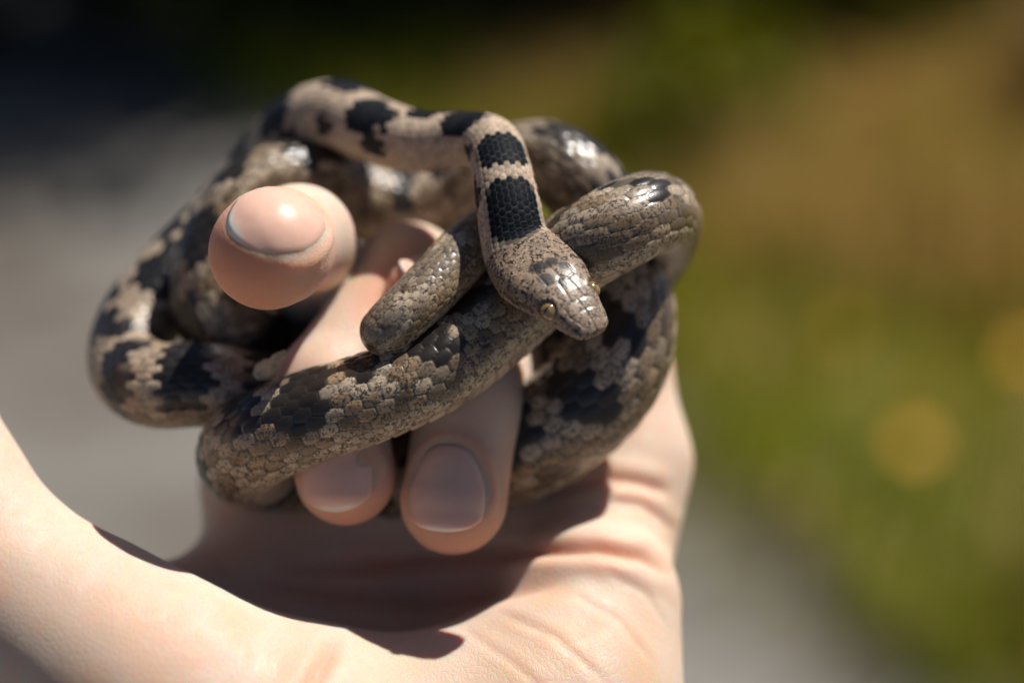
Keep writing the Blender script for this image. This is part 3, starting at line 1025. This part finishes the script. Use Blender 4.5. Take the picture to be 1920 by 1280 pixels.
wid_ = np.where(k1 == 0, 0.92, np.where(k1 == 1, 0.95, 0.56 + 0.26 * hash01(k1 + 77))) * lerp(1.0, 1.3, front_t)
pw = np.where(k1 == 0, 2.3, 3.0)
e1 = (np.abs(sB - bd[k1]) / hl) ** pw + (np.abs(thc - shift) / wid_) ** pw
blot = sstep(1.25, 0.85, e1 + (rs - 0.5) * 1.3 * sstep(45, 160, sB))
k2 = near_idx(bl, sB)
e3 = (np.abs(sB - bl[k2]) / (2.3 + 0.8 * hash01(k2 + 5))) ** 2.4 + (np.abs(thc - 0.55 * np.where(k2 % 2 == 0, -1, 1)) / (0.38 + 0.22 * hash01(k2 + 8))) ** 2.4
blot = np.maximum(blot, sstep(1.2, 0.8, e3 + (rs2 - 0.5) * 0.8) * (k2 >= 2))
e2 = (np.abs(sB - bl[k2]) / 2.6) ** 2.2 + ((np.abs(thc) - 1.45) / 0.33) ** 2
latb = sstep(1.2, 0.8, e2 + (rs2 - 0.5) * 0.9) * lerp(0.95, 0.55, front_t) * (hash01(k2 + 11, np.sign(thc) + 3) > 0.25)
blot = blot * lerp(1.0, 0.96, front_t) * (1 - 0.55 * sstep(LEN - 75, LEN - 50, sB))
mot = sstep(arc[24 * 40], arc[25 * 40], sB) * sstep(arc[30 * 40], arc[28 * 40], sB)   # a paler, finely mottled stretch
blot = blot * (1 - 0.8 * mot * sstep(0.25, 0.5, rs2))
dark = np.maximum(blot, latb) * (sB > 17)
paleneck = C3(0.44, 0.34, 0.26); brown = C3(0.275, 0.185, 0.105); grey = C3(0.33, 0.275, 0.215)
base = lerp(paleneck, brown, front_t[..., None])
base = lerp(base, grey, (0.35 * sstep(0.55, 0.95, rs2) * front_t)[..., None])
base = base * (0.86 + 0.28 * rs)[..., None]
base = lerp(base, C3(0.44, 0.36, 0.275), (0.72 * sstep(1.05, 0.75, np.abs(thc)) * sstep(0.15, 0.6, rs2) * front_t)[..., None])
# irregular brown clouding over the flanks
cl = vnoise(np.stack([sB / 4.0, thc * 2.2, 0 * sB], -1).reshape(-1, 3)).reshape(sB.shape)
base = lerp(base, C3(0.07, 0.045, 0.025), (0.7 * sstep(0.5, 0.85, cl) * front_t)[..., None])
cl2 = vnoise(np.stack([sB / 2.6 + 70, thc * 3.0, 0 * sB], -1).reshape(-1, 3)).reshape(sB.shape)
base = lerp(base, C3(0.50, 0.405, 0.29), (0.75 * sstep(0.58, 0.82, cl2) * lerp(0.4, 1.0, front_t))[..., None])
# pale scales bordering the blotches
rim = np.clip(sstep(2.6, 1.3, e1) - dark, 0, 1) * sstep(0.2, 0.6, rs)
base = lerp(base, C3(0.42, 0.35, 0.28), (0.5 * rim)[..., None])
base = lerp(base, C3(0.50, 0.41, 0.29), (0.8 * sstep(1.5, 1.9, np.abs(thc)))[..., None])
blk = lerp(C3(0.003, 0.0065, 0.011), C3(0.008, 0.008, 0.008), front_t[..., None])
colr = lerp(base, blk, dark[..., None])
# seams between scales and paler hind edges
sm1 = np.exp(-(edge / 0.14) ** 2) * bodyf
hind = np.exp(-((edge - 0.30) / 0.12) ** 2) * (0.5 + 0.5 * sstep(-0.3, 0.4, pp))
colr = lerp(colr, C3(0.44, 0.36, 0.27), (0.40 * hind * (1 - dark) * front_t * bodyf)[..., None])
seamcol = lerp(C3(0.026, 0.020, 0.016), C3(0.105, 0.088, 0.074), (dark * (1 - front_t))[..., None])
colr = lerp(colr, seamcol, (sm1 * lerp(0.55, 0.8, front_t))[..., None])
# belly
vc = C3(0.52, 0.42, 0.33) * (0.85 + 0.25 * hash01(vj))[..., None]
vdk = vnoise(np.stack([b_ * 0.9, a_ * 0.5, 0 * b_], -1).reshape(-1, 3)).reshape(b_.shape)
vc = lerp(vc, C3(0.20, 0.15, 0.11), (0.7 * sstep(0.5, 0.8, vdk))[..., None])
vc = lerp(vc, C3(0.12, 0.09, 0.07), (0.6 * np.exp(-(vent_e / 0.2) ** 2))[..., None])
colr = lerp(vc, colr, sideblend[..., None])
spk = lerp(0.35, 0.85, front_t) * (1 - 0.6 * dark) * sideblend
# head colours
hd = (1 - sstep(17.5, 21.5, S_ + 1.6 * np.abs(0 * S_)))[:, None]
hz = sstep(21.2, 20.2, sm_ + 1.2 * np.sin(ang * 1.3) + 2.2 * np.exp(-(ang / 0.55) ** 2))    # blotch bites into the back of the head
headc = C3(0.29, 0.215, 0.16) + 0 * colr
hn = vnoise(np.stack([X * 0.9 + 30, Y * 0.9, sm_ * 0.9], -1).reshape(-1, 3)).reshape(X.shape)
headc = headc * (0.8 + 0.4 * hn)[..., None]
headc = lerp(headc, C3(0.47, 0.36, 0.28), (0.5 * (ang > lipang - 0.4) * (sm_ < 15))[..., None])
for (lx, ls, ra, rb) in ((0.8, 12.6, 1.0, 0.9), (-0.8, 12.7, 1.0, 0.9), (2.1, 10.2, 1.2, 1.2), (0.4, 8.6, 0.9, 0.9), (2.0, 12.6, .9, 1.0), (-1.9, 11.0, .8, .7)):
    q = ((lat - lx) / ra) ** 2 + ((sm_ - ls) / rb) ** 2
    headc = lerp(headc, C3(0.02, 0.024, 0.03), (0.85 * sstep(1.3, 0.6, q + 1.2 * (hn - 0.5)) * (cs > 0)[None])[..., None])
stripe = np.exp(-((ang - 1.55) / 0.20) ** 2) * sstep(7.5, 9, sm_) * sstep(15, 12, sm_)
headc = lerp(headc, C3(0.06, 0.045, 0.035), (0.75 * stripe)[..., None])
sf = np.zeros_like(X); sf[hm] = seam
headc = lerp(headc, C3(0.05, 0.038, 0.03), (np.clip(0.62 * sf + 0.8 * lip + 0.3 * labial + 0.3 * lab_top + 0.9 * nost, 0, 0.9))[..., None])
headc = lerp(headc, C3(0.03, 0.025, 0.02), (0.75 * np.exp(-((er - 1.35) / 0.28) ** 2))[..., None])
headc = lerp(headc, headc * 0.45, (0.8 * sm1)[..., None])
colr = lerp(colr, headc, hz[..., None])
spk = lerp(spk, 0.95, hz)
RGBA = np.concatenate([np.clip(colr, 0, 1), np.clip(spk, 0, 1)[..., None]], -1)

ns_, nt_ = PT.shape[:2]
SO = to_world(P(850, 900, 20))[0]
verts = to_world(PT.reshape(-1, 3)) - SO
r0 = np.arange(ns_ - 1)[:, None] * nt_; c0 = np.arange(nt_)[None]; c1 = (c0 + 1) % nt_
quads = np.stack([r0 + c0, r0 + c1, r0 + nt_ + c1, r0 + nt_ + c0], -1).reshape(-1, 4)
quads = quads[:, ::-1]
me = mesh_np("snake", verts, quads, 4)
smooth(me)
ca = me.color_attributes.new("Col", 'FLOAT_COLOR', 'POINT')
ca.data.foreach_set("color", RGBA.reshape(-1, 4).astype(np.float32).ravel())
ga = me.attributes.new("Gloss", 'FLOAT', 'POINT')
gloss = np.maximum(sstep(50, 140, sm_), 0.9 * sstep(13, 8, sm_))
ga.data.foreach_set("value", gloss.astype(np.float32).ravel())
snake = link("snake", me, SNAKE, loc=SO)
tag(snake, "brown and black blotched snake coiled through the fingers of the hand", "snake")

# --- eyes
def mat_eye():
    m = Mat("snake_iris")
    o = m.obj()
    n = m.noise(1800, 3, 0.6, o)
    c = m.ramp(n.outputs[0], [(0.3, (0.11, 0.065, 0.022)), (0.55, (0.22, 0.14, 0.055)), (0.75, (0.33, 0.24, 0.12))]).outputs[0]
    return m.set(Base_Color=c, Roughness=0.12, Specular_IOR_Level=0.6, Coat_Weight=1.0, Coat_Roughness=0.03)
IRIS = mat_eye()
PUPIL = mat_plain("snake_pupil", (0.006, 0.005, 0.004), (0.012, 0.01, 0.008), 500, 0.15)
RING = mat_plain("eye_ring", (0.02, 0.016, 0.013), (0.05, 0.04, 0.03), 900, 0.45)
ke = int(np.argmin(np.abs(S_ - EYE_S)))
for sg in (-1, 1):
    je = int(np.argmin(np.abs(th - sg * EYE_A)))
    surf = ctr[ke] + sid[ke] * X[ke, je] + dor[ke] * Y[ke, je]
    outw = unit(sid[ke] * nrm2[ke, je, 0] * 0.9 + dor[ke] * (nrm2[ke, je, 1] + 0.18) - tan[ke] * 0.12)
    R = 1.45
    c = surf - outw * 0.66
    Zv = outw; Yv = unit(dor[ke] - Zv * (dor[ke] @ Zv)); Xv = np.cross(Yv, Zv)
    nlat, nlon = 20, 32
    V, F = [], []
    for i in range(nlat + 1):
        a = math.pi * i / nlat
        for k in range(nlon):
            b = 2 * math.pi * k / nlon
            V.append(R * (Zv * math.cos(a) + Xv * math.sin(a) * math.cos(b) + Yv * math.sin(a) * math.sin(b)))
    for i in range(nlat):
        for k in range(nlon):
            n = (k + 1) % nlon
            F.append((i * nlon + k, (i + 1) * nlon + k, (i + 1) * nlon + n, i * nlon + n))
    V = np.array(V)
    eye = link("eye", pymesh("eye", to_world(c + V) - to_world(c)[0], F), IRIS, snake, loc=to_world(c)[0] - SO)
    # slit pupil, a curved sliver on the eyeball
    V, F = [], []
    for i in range(15):
        t = -0.62 + 1.24 * i / 14
        hwid = 0.105 * (1 - (abs(t) / 0.63) ** 2) + 0.004
        for s2 in (-1, 0, 1):
            d = unit(Zv * math.cos(t) + Yv * math.sin(t) + Xv * hwid * s2)
            V.append(d * (R + 0.012))
    for i in range(14):
        for s2 in (0, 1):
            q = i * 3 + s2
            F.append((q, q + 1, q + 4, q + 3))
    link("pupil", pymesh("pupil", to_world(c + np.array(V)) - to_world(c)[0], F), PUPIL, eye)

# --- a scrap of shed skin caught on the left coil
def scrap():
    V, F = [], []
    a, b = P(478, 706, 9), P(536, 662, 8)
    ax = unit(b - a); up = unit(np.cross(ax, [0.2, 0.3, -1.0])); dd = np.cross(ax, up)
    nu, nv = 14, 9
    for i in range(nu):
        t = i / (nu - 1)
        wd = np.interp(t, [0, .2, .45, .6, 1], [0.6, 1.5, 1.5, 0.6, 0.45])
        for k in range(nv):
            f = -1 + 2 * k / (nv - 1)
            V.append(a + (b - a) * t + up * wd * (f + 0.2 * math.sin(t * 9 + k)) + dd * (0.9 * wd * f * f * 0.6 + 0.35 * math.sin(t * 7) + 0.15 * math.sin(k * 2 + i)))
    for i in range(nu - 1):
        for k in range(nv - 1):
            q = i * nv + k
            F.append((q, q + 1, q + nv + 1, q + nv))
    O = to_world(a)[0]
    o = link("shed_skin_scrap", pymesh("shed_skin_scrap", to_world(np.array(V)) - O, F),
             mat_plain("shed_skin", (0.42, 0.28, 0.14), (0.72, 0.58, 0.40), 700, 0.6, 0.4, 0.0004), loc=O)
    s = o.modifiers.new("thickness", 'SOLIDIFY'); s.thickness = 0.0004
    tag(o, "small curled tan scrap of shed skin resting on the snake's black-blotched coil", "skin scrap")
scrap()
